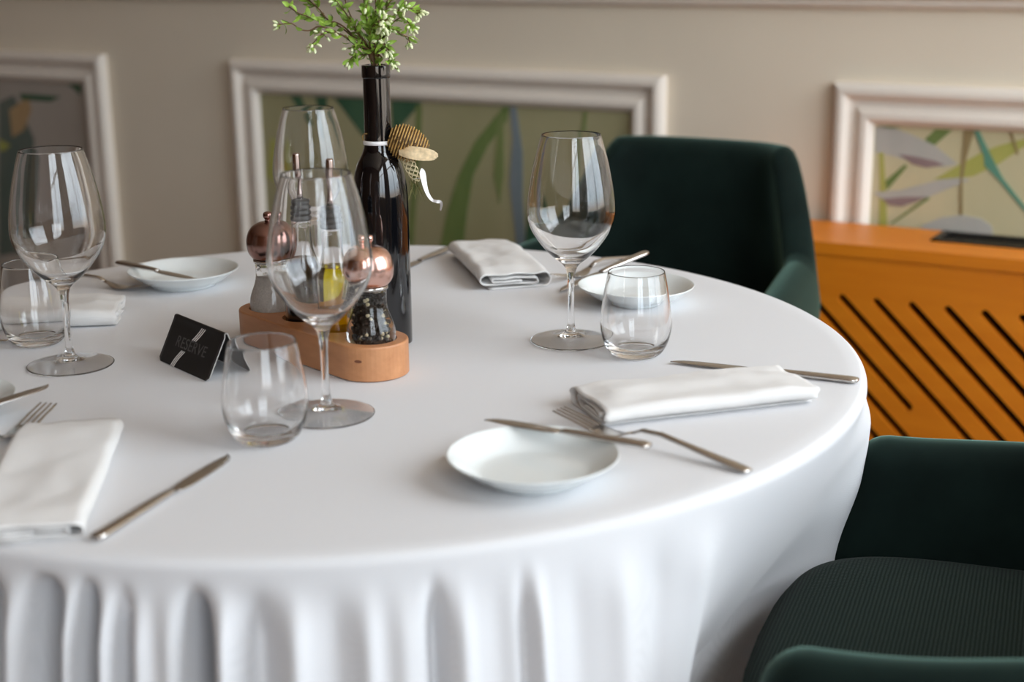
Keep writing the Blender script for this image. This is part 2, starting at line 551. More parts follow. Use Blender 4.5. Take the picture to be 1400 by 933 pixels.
sx = .1581 - .0637 * 4
k = 0
while sx < CX1 - .2:
    zb = .349 if abs(sx - .0944) < .01 else .13
    o_ = slot_cutter(sx, .5375, zb)
    n = len(o_)
    vs = [(p.x, CYF - .05, p.z) for p in o_] + [(p.x, CYF + .06, p.z) for p in o_]
    b.add(vs, [tuple(range(n))[::-1], tuple(range(n, 2 * n))] + [(i, (i + 1) % n, n + (i + 1) % n, n + i) for i in range(n)])
    sx += .0637
cut = b.build('slot_cutter', M['cavity'], smooth=False)
bm = bmesh.new(); bm.from_mesh(cut.data); bmesh.ops.recalc_face_normals(bm, faces=bm.faces); bm.to_mesh(cut.data); bm.free()
b = MB(); b.box((CX0, CYF, .06), (CX1, CYF + .018, CZ - .022))
front = b.build('front_panel', M['cabinet'], smooth=False)
md = front.modifiers.new('slots', 'BOOLEAN'); md.operation = 'DIFFERENCE'; md.object = cut; md.solver = 'EXACT'
dg = bpy.context.evaluated_depsgraph_get()
nm_ = bpy.data.meshes.new_from_object(front.evaluated_get(dg))
front.modifiers.clear(); front.data = nm_
bpy.data.objects.remove(cut, do_unlink=True)
at_cover(front)
b = MB(); b.box((CX0 + .01, CYF + .06, .05), (CX1 - .01, CYF + .066, CZ - .024)); at_cover(b.build('cavity_backing', M['cavity'], smooth=False))
for xs in (CX0, CX1 - .018):
    b = MB(); b.box((xs, CYF + .018, .0), (xs + .018, CYB, CZ - .022)); at_cover(b.build('side_panel', M['cabinet'], smooth=False))
VX0, VX1, VY0, VY1 = .288, 1.2, 1.41, 1.505
b = MB()
bev = .003
for (x0, x1, y0, y1) in ((CX0 - .004, VX0, CYF - .004, CYB), (VX1, CX1 + .004, CYF - .004, CYB), (VX0, VX1, CYF - .004, VY0), (VX0, VX1, VY1, CYB)):
    b.box((x0, y0, CZ - .022), (x1, y1, CZ))
at_cover(b.build('top_board', M['cabinet'], smooth=False))
b = MB()
for (x0, x1, y0, y1) in ((VX0, VX0 + .014, VY0, VY1), (VX1 - .014, VX1, VY0, VY1), (VX0, VX1, VY0, VY0 + .012), (VX0, VX1, VY1 - .012, VY1)):
    b.box((x0, y0, CZ - .015), (x1, y1, CZ + .003))
gr = at_cover(b.build('vent_grille', M['grille'], smooth=False))
gb = MB(); gb.box((VX0, VY0, CZ - .05), (VX1, VY1, CZ - .045)); o = gb.build('grille_base', M['cavity'], gr, smooth=False)
yy = VY0 + .018
while yy < VY1 - .016:
    gb = MB(); gb.box((VX0 + .012, yy, CZ - .02), (VX1 - .012, yy + .004, CZ - .001)); gb.build('grille_bar', M['grille'], gr, smooth=False)
    yy += .011

# ------------------------------------------------------------------ chairs
def arm_curve():
    half = [(0, .225), (.08, .223), (.145, .212), (.195, .183), (.232, .128), (.249, .06), (.256, -.01), (.258, -.09), (.258, -.165)]
    pts = [(-x, y) for x, y in half[:0:-1]] + half
    return [Vector((q.x, q.y)) for q in catmull(pts, 6)]
def make_chair(name):
    root = empty(name)
    C = arm_curve(); n = len(C)
    L = [0]
    for i in range(1, n): L.append(L[-1] + (C[i] - C[i - 1]).length)
    tot = L[-1]
    th = .056
    rows = []
    def section(p, nr, a, grow=1.0, fwd=0.0, tang=None):
        zt = .838 - .163 * sstep(.35, .545, a) - .022 * sstep(.5, 1.0, a)
        h = th / 2 * grow
        pr = []
        zt2 = zt - th / 2 * (1 - grow)
        for k in range(8): pr.append((-h, .40 + (zt2 - h - .40) * k / 8))
        for k in range(9):
            g = pi - pi * k / 8
            pr.append((h * math.cos(g), zt2 - h + h * math.sin(g)))
        for k in range(1, 9): pr.append((h, zt2 - h + (.33 - zt2 + h) * k / 8))
        row = []
        slant = sstep(.7, 1, a)
        for off, z in pr:
            q = p + nr * off
            if tang is not None: q = q + tang * fwd
            up = min(1, max(0, (z - .60) / .22))
            x = q.x * (1 - .20 * up * (1 - sstep(.6, .9, a)))
            y = q.y + .07 * min(1, max(0, (z - .48) / .35)) * (1 - sstep(.45, .8, a))
            y -= .05 * slant * max(0, (zt - z)) / .2
            row.append((x, y, z))
        return row
    for i in range(n):
        t = (C[min(i + 1, n - 1)] - C[max(i - 1, 0)]).normalized()
        nr = Vector((-t.y, t.x))
        a = abs(2 * L[i] / tot - 1)
        rows.append((a, C[i].x, section(C[i], nr, a)))
    def cap(i, sgn):
        t = (C[i] - C[i - sgn]).normalized()
        tt = (C[min(i + 1, n - 1)] - C[max(i - 1, 0)]).normalized(); nr = Vector((-tt.y, tt.x))
        out = []
        for k in range(1, 6):
            g = pi / 2 * k / 5
            out.append((1, C[i].x, section(C[i], nr, 1, max(.03, math.cos(g)), th / 2 * math.sin(g), t)))
        return out
    c0 = cap(0, -1)[::-1]; c1 = cap(n - 1, 1)
    allr = c0 + rows + c1
    m = len(rows[0][2])
    cutL = next(i for i, r in enumerate(allr) if r[0] < .52)
    cutR = len(allr) - 1 - cutL
    for nm, i0, i1 in (('armrest', 0, cutL), ('backrest', cutL, cutR), ('armrest', cutR, len(allr) - 1)):
        vs = []; fs = []
        for r in allr[i0:i1 + 1]: vs += r[2]
        k_ = i1 - i0 + 1
        for i in range(k_ - 1):
            for k in range(m - 1):
                fs.append((i * m + k, i * m + k + 1, (i + 1) * m + k + 1, (i + 1) * m + k))
        link(nm, vs, fs, M['velvet'], root)
    # seat cushion
    prof = [(.0, .415), (.90, .415), (.97, .425), (1.0, .445), (1.0, .505), (.985, .527), (.95, .539), (.88, .545), (.7, .549), (.4, .551), (0, .552)]
    vs = []; fs = []; sg = 96
    for s_, z in prof:
        for k in range(sg):
            w = 2 * pi * k / sg
            cx, sy = math.cos(w), math.sin(w)
            e = 2 / 5.0
            x = .222 * math.copysign(abs(cx) ** e, cx)
            y = .220 * math.copysign(abs(sy) ** e, sy)
            if y < 0: x *= 1 - .05 * (-y / .220) ** 2
            d = .02 * (1 - (x / .222) ** 2) * (y < 0) * (-y / .220)
            vs.append((x * s_, (y - d) * s_ - .015, z))
    for i in range(len(prof) - 1):
        for k in range(sg):
            k2 = (k + 1) % sg
            fs.append((i * sg + k, i * sg + k2, (i + 1) * sg + k2, (i + 1) * sg + k))
    link('seat_cushion', vs, fs, M['seat'], root)
    b = MB(); b.box((-.23, -.2, .35), (.23, .2, .412)); b.build('seat_frame', M['velvet'], root, smooth=False)
    for sx_ in (-1, 1):
        for sy_ in (-1, 1):
            b = MB(); b.tube([(sx_ * .24, sy_ * .22, 0), (sx_ * .2, sy_ * .17, .36)], [.012, .02], 10)
            b.build('leg', M['dark_wood'], root)
    return root
ch = make_chair('dining_chair')
ch.location = (.742, .033, .004)
ch.rotation_euler = (0, 0, math.atan2(-.107, -.994) + pi / 2 + .055)
tag(ch, 'dark green velvet armchair at the near right corner of the table, woven seat in view', 'chair', 'green velvet armchairs')
ch2 = copy_tree(ch)
ch2.location = (-.047, .865, 0); ch2.rotation_euler = (0, 0, 0)
tag(ch2, 'dark green velvet armchair behind the table, its backrest before the wall and radiator cover', 'chair', 'green velvet armchairs')

# ------------------------------------------------------------------ table and cloth
TZ = .75
TR = .562
tb = tag(empty('dining_table', (0, 0, 0)), 'round pedestal dining table hidden under the white tablecloth', 'table')
lathe('tabletop', [(0, .731), (.538, .731), (.545, .735), (.545, .741), (.538, .7455), (0, .7455)], M['dark_wood'], tb, 96)
lathe('pedestal', [(.05, .02), (.045, .1), (.04, .4), (.045, .66), (.12, .731)], M['dark_wood'], tb, 32)
lathe('base', [(0, 0), (.30, 0), (.30, .012), (.06, .03), (0, .03)], M['dark_wood'], tb, 48)

FOLDS = [(-80.8, 1.2, -.08), (-78, .8, .008), (-75.4, 1.05, -.14), (-73.3, .5, .012), (-71.8, .6, -.10), (-70.3, .6, .012), (-69.0, .6, -.022), (-67.8, .7, .008), (-65.6, .8, .004),
         (-63.6, .8, -.065), (-61.6, .7, .010), (-59.2, 1.2, -.020), (-56.4, 1.0, .009), (-53.5, 1.1, -.006), (-51.2, .9, .006), (-48.6, 1.0, .004), (-46.2, .65, -.020),
         (-44.2, .8, .006), (-41.5, 1.1, -.003), (-39.4, .5, -.007), (-38.3, .6, .008), (-35, 1.3, -.004), (-31, 1.4, .006), (-27, 1.5, -.006), (-22, 2, .008)]
rnd = random.Random(4)
th_ = -90.0
while th_ > -320:
    th_ -= rnd.uniform(3.0, 6.0)
    FOLDS.append((th_ + (360 if th_ < -180 else 0), rnd.uniform(.8, 2), rnd.uniform(-.022, .016)))
def cloth_r(td, d):
    g = sstep(.003, .058, d) * (1 + 2.2 * d)
    f = 0
    for c, s, a in FOLDS:
        q = td - c
        if q > 180: q -= 360
        if q < -180: q += 360
        if abs(q) < 4 * s:
            f += a * math.exp(-(q / s) ** 2)
    A = math.exp(-(abs(td) / 23) ** 4)
    side = math.exp(-(abs(td - 4) / 36) ** 4)
    flare = (.14 - .08 * side) * d
    push = .140 * A * min(1, d / .24) ** 1.15 + .09 * math.exp(-(abs(td - 92) / 32) ** 4) * sstep(.06, .24, d)
    bul = .017 * math.exp(-((td - 23) / 16) ** 2) * sstep(.006, .070, d) * (1 - sstep(.12, .22, d))
    return TR + flare + f * g * (1 - .3 * A) - push + bul
NS = 1600
prof = []
for r in (.0001, .1, .2, .3, .4, .46, .50, .525, .54): prof.append(('top', r))
for k in range(1, 8): prof.append(('rim', pi / 2 * k / 7))
d = .008
ds = []
while d < .36:
    d += .0045 if d < .09 else .012
    ds.append(d)
for d in ds: prof.append(('drop', d))
vs = []; fs = []
RB = .010
for kind, q in prof:
    for k in range(NS):
        td = -180 + 360 * k / NS
        w = R_(td)
        if kind == 'top': r, z = q, TZ
        elif kind == 'rim': r, z = TR - RB + RB * math.sin(q), TZ - RB + RB * math.cos(q)
        else:
            r, z = cloth_r(td, q - RB), TZ - q
        wv = 0
        if kind == 'top' and q > .1:
            wv = .0
        vs.append((r * math.cos(w), r * math.sin(w), z + wv))
for i in range(len(prof) - 1):
    for k in range(NS):
        k2 = (k + 1) % NS
        fs.append((i * NS + k, (i + 1) * NS + k, (i + 1) * NS + k2, i * NS + k2))
cl = link('tablecloth', vs, fs, M['cloth'])
tag(cl, 'white linen tablecloth draped in folds over the round table', 'tablecloth')
TS = TZ + .0006

# ------------------------------------------------------------------ glassware
def make_wine_glass():
    root = empty('wine_glass')
    foot = [(0, .0062), (.006, .0056), (.012, .0043), (.022, .0024), (.036, .0009), (.0426, .0003), (.0437, .0005), (.0441, .0011), (.0437, .0017), (.036, .0024), (.022, .0042), (.0125, .0068), (.0075, .0100), (.0050, .0140), (.0041, .0185)]
    stem = [(.0041, .0185), (.0036, .026), (.0033, .040), (.0034, .056), (.0039, .068), (.0049, .0765), (.0066, .0822)]
    bowl = [(.0066, .0822), (.0105, .0868), (.0175, .0923), (.0265, .1010), (.0350, .1115), (.0420, .1225), (.0460, .1330), (.0476, .1430), (.0470, .1560), (.0448, .1720), (.0412, .1900),
            (.0366, .2080), (.0318, .2243), (.0314, .2250), (.0309, .2243), (.0357, .2078), (.0402, .1898), (.0437, .1720), (.0458, .1560), (.0464, .1430), (.0448, .1335), (.0408, .1235),
            (.0338, .1130), (.0253, .1030), (.0160, .0955), (.0075, .0920), (0, .0910)]
    lathe('foot', foot, M['glass'], root, 72, sub=3)
    lathe('stem', stem, M['glass'], root, 72, sub=4)
    lathe('bowl', bowl, M['glass'], root, 72, sub=4)
    return root
GL = [((.2133, .1449), 'tall clear wine glass standing in front of the dark chair, beside the sharp tumbler'),
      ((-.205, -.1829), 'tall clear wine glass at the left side of the table, before a tumbler'),
      ((.1331, -.1903), 'large blurred wine glass directly in front of the wooden cruet caddy'),
      ((-.2026, .2346), 'wine glass farthest back, behind the cruet caddy and left of the black bottle')]
wg = make_wine_glass()
for i, (p, lab) in enumerate(GL):
    o = wg if i == 0 else copy_tree(wg)
    o.location = (*p, TS)
    tag(o, lab, 'wine glass', 'stemmed wine glasses on the table')
tum_prof = [(0, .0012), (.018, .0010), (.0220, .0002), (.0252, .0010), (.0300, .0060), (.0347, .0160), (.0375, .0300), (.0373, .0420), (.0354, .0580), (.0325, .0750), (.0298, .0886), (.0294, .0892), (.0288, .0886),
            (.0314, .0750), (.0342, .0580), (.0360, .0420), (.0362, .0310), (.0332, .0180), (.0280, .0110), (.0200, .0080), (.0100, .0070), (0, .0067)]
TU = [((.2986, .1289), 'clear stemless water tumbler in sharp focus, right of the wine glass before the chair'),
      ((.1273, -.2701), 'clear water tumbler nearest the camera, in front of the black reserve sign'),
      ((-.3052, -.1354), 'clear water tumbler at the left picture edge, behind the left wine glass')]
for i, (p, lab) in enumerate(TU):
    if i == 0:
        t0 = o = lathe('water_tumbler', tum_prof, M['glass'], None, 72, sub=4)
    else:
        o = copy_tree(t0)
    o.location = (*p, TS)
    tag(o, lab, 'tumbler', 'water tumblers on the table')

# ------------------------------------------------------------------ plates
plate_prof = [(0, .0022), (.036, .0022), (.0385, .0003), (.0405, .0003), (.043, .0030), (.054, .0090), (.064, .0162), (.0695, .0202), (.0702, .0212), (.0692, .0216), (.0640, .0185), (.0560, .0125), (.0480, .0078), (.0400, .0058), (.02, .0052), (0, .0050)]
PL = [((.3817, -.2433), 'small white bread plate nearest the camera, a butter knife laid across it'),
      ((.1994, .3407), 'small white bread plate behind the right tumbler, in front of the dark chair'),
      ((-.3545, .1551), 'small white bread plate at the far left, butter knife resting on its left rim'),
      ((-.178, -.372), 'small white bread plate cut off by the left edge of the picture')]
for i, (p, lab) in enumerate(PL):
    if i == 0:
        p0 = o = lathe('bread_plate', plate_prof, M['porcelain'], None, 96, sub=3)
    else:
        o = copy_tree(p0)
    o.location = (*p, TS)
    tag(o, lab, 'plate', 'bread plates on the table')

# ------------------------------------------------------------------ cutlery (local x from tip to handle end)
def loft(name, secs, mat, parent, seg=12, flat=2.6):
    vs = []; fs = []
    m = len(secs)
    for (x, yc, zc, hw, ht) in secs:
        for k in range(seg):
            w = 2 * pi * k / seg
            c, s = math.cos(w), math.sin(w)
            vs.append((x, yc + hw * math.copysign(abs(c) ** (2 / flat), c), zc + ht * math.copysign(abs(s) ** (2 / flat), s)))
    for i in range(m - 1):
        for k in range(seg):
            k2 = (k + 1) % seg
            fs.append((i * seg + k, i * seg + k2, (i + 1) * seg + k2, (i + 1) * seg + k))
    fs.append(tuple(range(seg))[::-1]); fs.append(tuple((m - 1) * seg + k for k in range(seg)))
    return link(name, vs, fs, mat, parent)
def make_knife(L):
    root = empty('table_knife')
    k = L / .20
    B = [(0, -.0040, .0008), (.004, -.0020, .0028), (.012, -.0005, .0052), (.028, .0, .0070), (.055, 0, .0076), (.075, 0, .0074), (.088, 0, .0060), (.094, 0, .0046)]
    loft('blade', [(x * k, yc, .0022, hw, .0006 + .0004 * (x / .094)) for x, yc, hw in B], M['steel'], root, 10, 2.2)
    Hn = [(.094, .0046, .0012), (.098, .0040, .0021), (.108, .0042, .0026), (.14, .0052, .0028), (.175, .0062, .0030), (.192, .0064, .0030), (.199, .0056, .0024), (.2, .0040, .0014)]
    loft('handle', [(x * k, 0, .0032, hw, ht) for x, hw, ht in Hn], M['steel'], root, 12, 2.4)
    return root
def make_fork():
    root = empty('table_fork')
    def zc(x):  # rests on the bowl and on the handle end, neck arched
        pts = [(0, .0125), (.02, .0090), (.04, .0048), (.055, .0022), (.068, .0028), (.082, .0075), (.095, .0128), (.115, .0135), (.15, .0090), (.185, .0040), (.205, .0022)]
        for (a, za), (c, zb) in zip(pts, pts[1:]):
            if x <= c:
                t = sstep(0, 1, (x - a) / (c - a)) * .4 + .6 * (x - a) / (c - a)
                return za + (zb - za) * t
        return pts[-1][1]
    for i in range(4):
        y = (-.0082 + i * .00547)
        loft('tine', [(x, y * (1 if x > .01 else .97), zc(x), (.0006 if x < .001 else .0010 + .0004 * min(1, x / .04)), .0008) for x in (0, .004, .012, .022, .032, .042, .046)], M['steel'], root, 8)
    loft('head', [(x, 0, zc(x), hw, .0010) for x, hw in ((.043, .0099), (.048, .0102), (.056, .0104), (.064, .0096), (.071, .0075), (.078, .0050), (.085, .0036))], M['steel'], root, 12)
    loft('handle', [(x, 0, zc(x), hw, ht) for x, hw, ht in ((.085, .0036, .0013), (.095, .0030, .0018), (.115, .0030, .0021), (.14, .0040, .0020), (.17, .0056, .0019), (.19, .0066, .0018), (.2, .0062, .0016), (.205, .0045, .0012))], M['steel'], root, 12)
    return root
def place(o, tip, end, z0=TS, z1=None):
    a = Vector((*tip, z0)); e = Vector((*end, z1 if z1 is not None else z0))
    dv = e - a
    o.location = a
    o.rotation_euler = (0, -math.atan2(dv.z, math.hypot(dv.x, dv.y)), math.atan2(dv.y, dv.x))
kn = make_knife(.192)
KN = [((.3455, .117), (.5345, .1345), 'silver table knife lying beyond the folded napkin at the right table edge'),
      ((.1321, -.3225), (.163, -.513), 'silver table knife at the near left, between napkin and camera-side tumbler'),
      ((-.1495, .318), (-.1665, .510), 'silver table knife at the back, between black bottle and rolled napkin'),
      ((-.332, -.152), (-.522, -.167), 'silver table knife whose tip just shows left of the left tumbler')]
for i, (a, e, lab) in enumerate(KN):
    o = kn if i == 0 else copy_tree(kn)
    place(o, a, e)
    tag(o, lab, 'knife', 'table knives beside the napkins')
bk = make_knife(.155); bk.name = 'butter_knife'
RZ = TS + .0205
BK = [((.306, -.1893), (.4585, -.1893), RZ, RZ, 'silver butter knife laid across the bread plate nearest the camera'),
      ((-.2976, .1114), (-.451, .1378), RZ, RZ, 'silver butter knife laid on the left rim of the far left bread plate'),
      ((-.109, -.297), (-.117, -.452), RZ, RZ, 'silver butter knife across the bread plate at the left picture edge'),
      ((.0935, .340), (.150, .484), TS, TS + .027, 'silver butter knife leaning on the bread plate behind the right tumbler')]
for i, (a, e, z0, z1, lab) in enumerate(BK):
    o = bk if i == 0 else copy_tree(bk)
    place(o, a, e, z0, z1)
    tag(o, lab, 'butter knife', 'butter knives on the bread plates')
fk = make_fork()
FK = [((.333, -.108), (.5269, -.150), 'silver fork between the near bread plate and the right napkin, handle toward the edge'),
      ((.0680, .372), (.0965, .575), 'silver fork at the back, tines behind the stem of the right wine glass'),
      ((-.350, .106), (-.553, .083), 'silver fork at the far left, tines under the bread plate rim'),
      ((-.094, -.315), (-.030, -.508), 'silver fork at the lower left, tines beside the blurred napkin')]
for i, (a, e, lab) in enumerate(FK):
    o = fk if i == 0 else copy_tree(fk)
    place(o, a, e)
    tag(o, lab, 'fork', 'forks beside the bread plates')

# ------------------------------------------------------------------ folded napkins
def napkin(cx, cy, ang, L, W, Hh, seed, lab, flat=False):
    h = Hh
    r1 = (h - .0016) / 2
    P = []
    def ln(a, c, n): 
        for k in range(n): P.append((a[0] + (c[0] - a[0]) * k / n, a[1] + (c[1] - a[1]) * k / n))
    def ar(x, z, r, a0, a1, n=8):
        for k in range(n):
            g = R_(a0 + (a1 - a0) * k / n); P.append((x + r * math.cos(g), z + r * math.sin(g)))
    z0 = .0010
    hw = W / 2
    ln((hw - .012, z0), (-hw + r1, z0), 12); ar(-hw + r1, z0 + r1, r1, 270, 90, 10)
    zt = z0 + 2 * r1
    r2 = r1 * .72
    ln((-hw + r1, zt), (hw - r2 - .001, zt), 14); ar(hw - r2 - .001, zt - r2, r2, 90, -90, 10)
    zb = zt - 2 * r2
    r3 = r2 * .58
    ln((hw - r2 - .001, zb), (-hw + r1 * 1.9, zb), 12); ar(-hw + r1 * 1.9, zb + r3, r3, 270, 90, 8)
    zi = zb + 2 * r3
    r4 = r3 * .55
    ln((-hw + r1 * 1.9, zi), (hw - r2 * 2.2, zi), 12); ar(hw - r2 * 2.2, zi - r4, r4, 90, -90, 8)
    ln((hw - r2 * 2.2, zi - 2 * r4), (-hw * .3, zi - 2 * r4), 8)
    n = len(P); NL = 40
    rn = random.Random(seed)
    off = rn.uniform(0, 50)
    t = .0007
    outer = []; inner = []
    for j in range(NL + 1):
        u = j / NL
        y = (u - .5) * L
        e = min(u, 1 - u) * L
        for i, (x, z) in enumerate(P):
            a_ = P[max(i - 1, 0)]; c_ = P[min(i + 1, n - 1)]
            tx, tz = c_[0] - a_[0], c_[1] - a_[1]
            ll = math.hypot(tx, tz) or 1
            nx, nz = -tz / ll, tx / ll
            wob = noise.noise(Vector((x * 26, y * 18, off)))
            wob2 = noise.noise(Vector((x * 70, y * 50, off + 9)))
            fz = z / h
            zz = z * (1 + .20 * wob + .06 * wob2) * (1 - .18 * (1 - sstep(0, .03, e)))
            xx = x * (1 + .03 * noise.noise(Vector((y * 14, off, 3)))) + .0015 * wob
            yy_ = y + .004 * noise.noise(Vector((x * 40, z * 160, off + 5))) * (1 if abs(u - .5) > .47 else 0) + .012 * fz * (u - .5) * .3
            outer.append((xx + nx * t, yy_, max(.0002, zz + nz * t)))
            inner.append((xx - nx * t, yy_, max(.0001, zz - nz * t)))
    vs = outer + inner
    N = len(outer)
    fs = []
    for j in range(NL):
        for i in range(n - 1):
            a = j * n + i
            fs.append((a, a + 1, a + n + 1, a + n))
            fs.append((N + a, N + a + n, N + a + n + 1, N + a + 1))
    for i in range(n - 1):
        fs.append((i, N + i, N + i + 1, i + 1)); a = NL * n + i
        fs.append((a, a + 1, N + a + 1, N + a))
    for j in range(NL):
        a = j * n; fs.append((a, a + n, N + a + n, N + a))
        a = j * n + n - 1; fs.append((a, N + a, N + a + n, a + n))
    o = link('folded_napkin', vs, fs, M['napkin'], None, True, (cx, cy, TS), ang)
    return tag(o, lab, 'napkin', 'folded napkins on the table')
napkin(.420, .000, math.atan2(.155, .14) - pi / 2, .212, .088, .020, 1, 'folded white napkin on the right, lying between a fork and a knife')
napkin(-.037, .410, math.atan2(-.156, .147) - pi / 2, .212, .092, .025, 2, 'folded white napkin at the back, its coiled layers facing the camera')
napkin(-.384, -.071, math.atan2(-.62, -.78) - pi / 2, .20, .088, .021, 3, 'folded white napkin at the far left, seen through the left tumbler')
napkin(.042, -.441, math.atan2(-.789, .614) - pi / 2, .246, .088, .016, 4, 'large blurred white napkin at the lower left corner of the table')

# ------------------------------------------------------------------ cruet caddy
CA = R_(-18.2)
Sx, Sy, Px, Py = -.0818, .0005, .0902, -.0562
ccx, ccy = (Sx + Px) / 2, (Sy + Py) / 2
hl = math.hypot(Px - Sx, Py - Sy) / 2
HT = .036
CR = .0375
holes = [(-hl, .0262), (-hl / 3, .0232), (hl / 3, .0232), (hl, .0262)]
FLOOR = .008
cad = tag(empty('cruet_caddy', (ccx, ccy, TS), CA), 'rounded beech wood caddy holding two mills and two cruet bottles', 'caddy')
from mathutils.geometry import delaunay_2d_cdt
def stadium(r, n=24):
    o = []
    for k in range(n + 1): g = -pi / 2 + pi * k / n; o.append(Vector((hl + r * math.cos(g), r * math.sin(g))))
    for k in range(n + 1): g = pi / 2 + pi * k / n; o.append(Vector((-hl + r * math.cos(g), r * math.sin(g))))
    return o
ring = stadium(CR - .0015)
pts = list(ring); edges = [(i, (i + 1) % len(ring)) for i in range(len(ring))]
hs = 40
hidx = []
for hx, hr in holes:
    b0 = len(pts)
    for k in range(hs): pts.append(Vector((hx + hr * math.cos(2 * pi * k / hs), hr * math.sin(2 * pi * k / hs))))
    edges += [(b0 + k, b0 + (k + 1) % hs) for k in range(hs)]
v2, e2, f2, _, _, _ = delaunay_2d_cdt(pts, edges, [], 0, 1e-6)
vs = []; fs = []
base = 0
vs += [(p.x, p.y, HT) for p in v2]
for f in f2:
    c = sum((v2[i] for i in f), Vector((0, 0))) / len(f)
    if any((c - Vector((hx, 0))).length < hr * .997 for hx, hr in holes): continue
    q = Vector((max(-hl, min(hl, c.x)), 0))
    if (c - q).length > CR: continue
    fs.append(tuple(f))
mb = MB(); mb.add(vs, fs)
# outer wall with eased edges
lv = [(CR - .0015, HT), (CR - .0004, HT - .0006), (CR, HT - .0018), (CR, .0012), (CR - .001, .0002)]
st = [stadium(r) for r, z in lv]
n = len(st[0])
vv = [(p.x, p.y, z) for s_, (r, z) in zip(st, lv) for p in s_]
ff = [(i * n + k, (i + 1) * n + k, (i + 1) * n + (k + 1) % n, i * n + (k + 1) % n) for i in range(len(lv) - 1) for k in range(n)]
ff.append(tuple((len(lv) - 1) * n + k for k in range(n)))
mb.add(vv, ff)
for hx, hr in holes:
    vv = []
    for z in (HT, FLOOR):
        vv += [(hx + hr * math.cos(2 * pi * k / hs), hr * math.sin(2 * pi * k / hs), z) for k in range(hs)]
    vv.append((hx, 0, FLOOR))
    ff = [(k, (k + 1) % hs, hs + (k + 1) % hs, hs + k) for k in range(hs)] + [(hs + k, hs + (k + 1) % hs, 2 * hs) for k in range(hs)]
    mb.add(vv, ff)
mb.build('block', M['caddy'], cad, smooth=False)
kb = MB()
for r, zc_, px_ in ((.0030, .0215, .012),):
    g0 = R_(-88 + 30)
    vv = []
    for k in range(14):
        w = 2 * pi * k / 14
        gg = g0 + math.cos(w) * .11
        rr_ = CR + .00015
        vv.append((hl + rr_ * math.cos(gg), rr_ * math.sin(gg), zc_ + math.sin(w) * .0016))
    kb.add(vv, [tuple(range(14))])
kb.build('wood_knot', M['knot'], cad)
ca, sa = math.cos(CA), math.sin(CA)
def cad_pt(x): return (ccx + ca * x, ccy + sa * x, TS + FLOOR + .0003)

def make_mill(name, content):
    root = empty(name)
    lathe('base_ring', [(0, 0), (.0238, 0), (.0244, .001), (.0244, .0185), (.0236, .0195), (.021, .0196), (0, .0196)], M['copper'], root, 48)
    body = [(0, .0200), (.0215, .0200), (.0232, .0215), (.0246, .0270), (.0250, .0330), (.0242, .0400), (.0215, .0480), (.0185, .0560), (.0170, .0640), (.0168, .0720), (.0172, .0780), (.0165, .0790), (0, .0790)]
    lathe('clear_body', body, M['acrylic'], root, 48, sub=3)
    lathe('collar', [(0, .0793), (.0182, .0793), (.0188, .0800), (.0188, .0822), (.0180, .0830), (0, .0830)], M['steel'], root, 48)
    head = [(.0165, .0832), (.0205, .0855), (.0238, .0910), (.0250, .0985), (.0246, .1055), (.0222, .1130), (.0175, .1190), (.0110, .1225), (.0055, .1236), (0, .1238)]
    hc = M['copper'] if content == 'pepper' else M['shaded_copper']
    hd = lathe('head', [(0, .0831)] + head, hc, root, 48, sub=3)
    kn_ = [(0, .1237), (.0040, .1237), (.0036, .1260), (.0052, .1280), (.0056, .1310), (.0046, .1335), (.0020, .1345), (0, .1346)]
    lathe('finial', kn_, hc, hd, 24, sub=2)
    if content == 'pepper':
        rn = random.Random(7)
        mb = MB(); mp = MB()
        for k in range(420):
            z = rn.uniform(.024, .075)
            R0 = .0128 if z < .045 else .0128 - .0016 * min(1, (z - .045) / .02)
            a = rn.uniform(0, 2 * pi); r = R0 * math.sqrt(rn.uniform(.45, 1))
            (mp if rn.random() < .10 else mb).ball((r * math.cos(a), r * math.sin(a), z), rn.uniform(.0016, .0023), 6, 4)
        mb.tube([(0, 0, .0225), (0, 0, .076)], .0092, 16)
        c = stuff(mb.build('peppercorns', M['pepper'], root))
        stuff(mp.build('pale_peppercorns', M['pepper_pale'], root))
    else:
        c = lathe('salt_fill', [(0, .022), (.0155, .022), (.0170, .026), (.0172, .036), (.0155, .045), (.0132, .054), (.0125, .060), (.008, .063), (0, .064)], M['salt'], root, 32, sub=2)
    return root
pm = make_mill('pepper_mill', 'pepper'); pm.location = cad_pt(hl)
tag(pm, 'pepper mill with copper ball top and clear body of dark peppercorns, in caddy', 'pepper mill')
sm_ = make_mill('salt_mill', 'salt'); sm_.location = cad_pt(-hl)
tag(sm_, 'salt mill with shade-darkened copper ball top and pale filling, left end of caddy', 'salt mill')

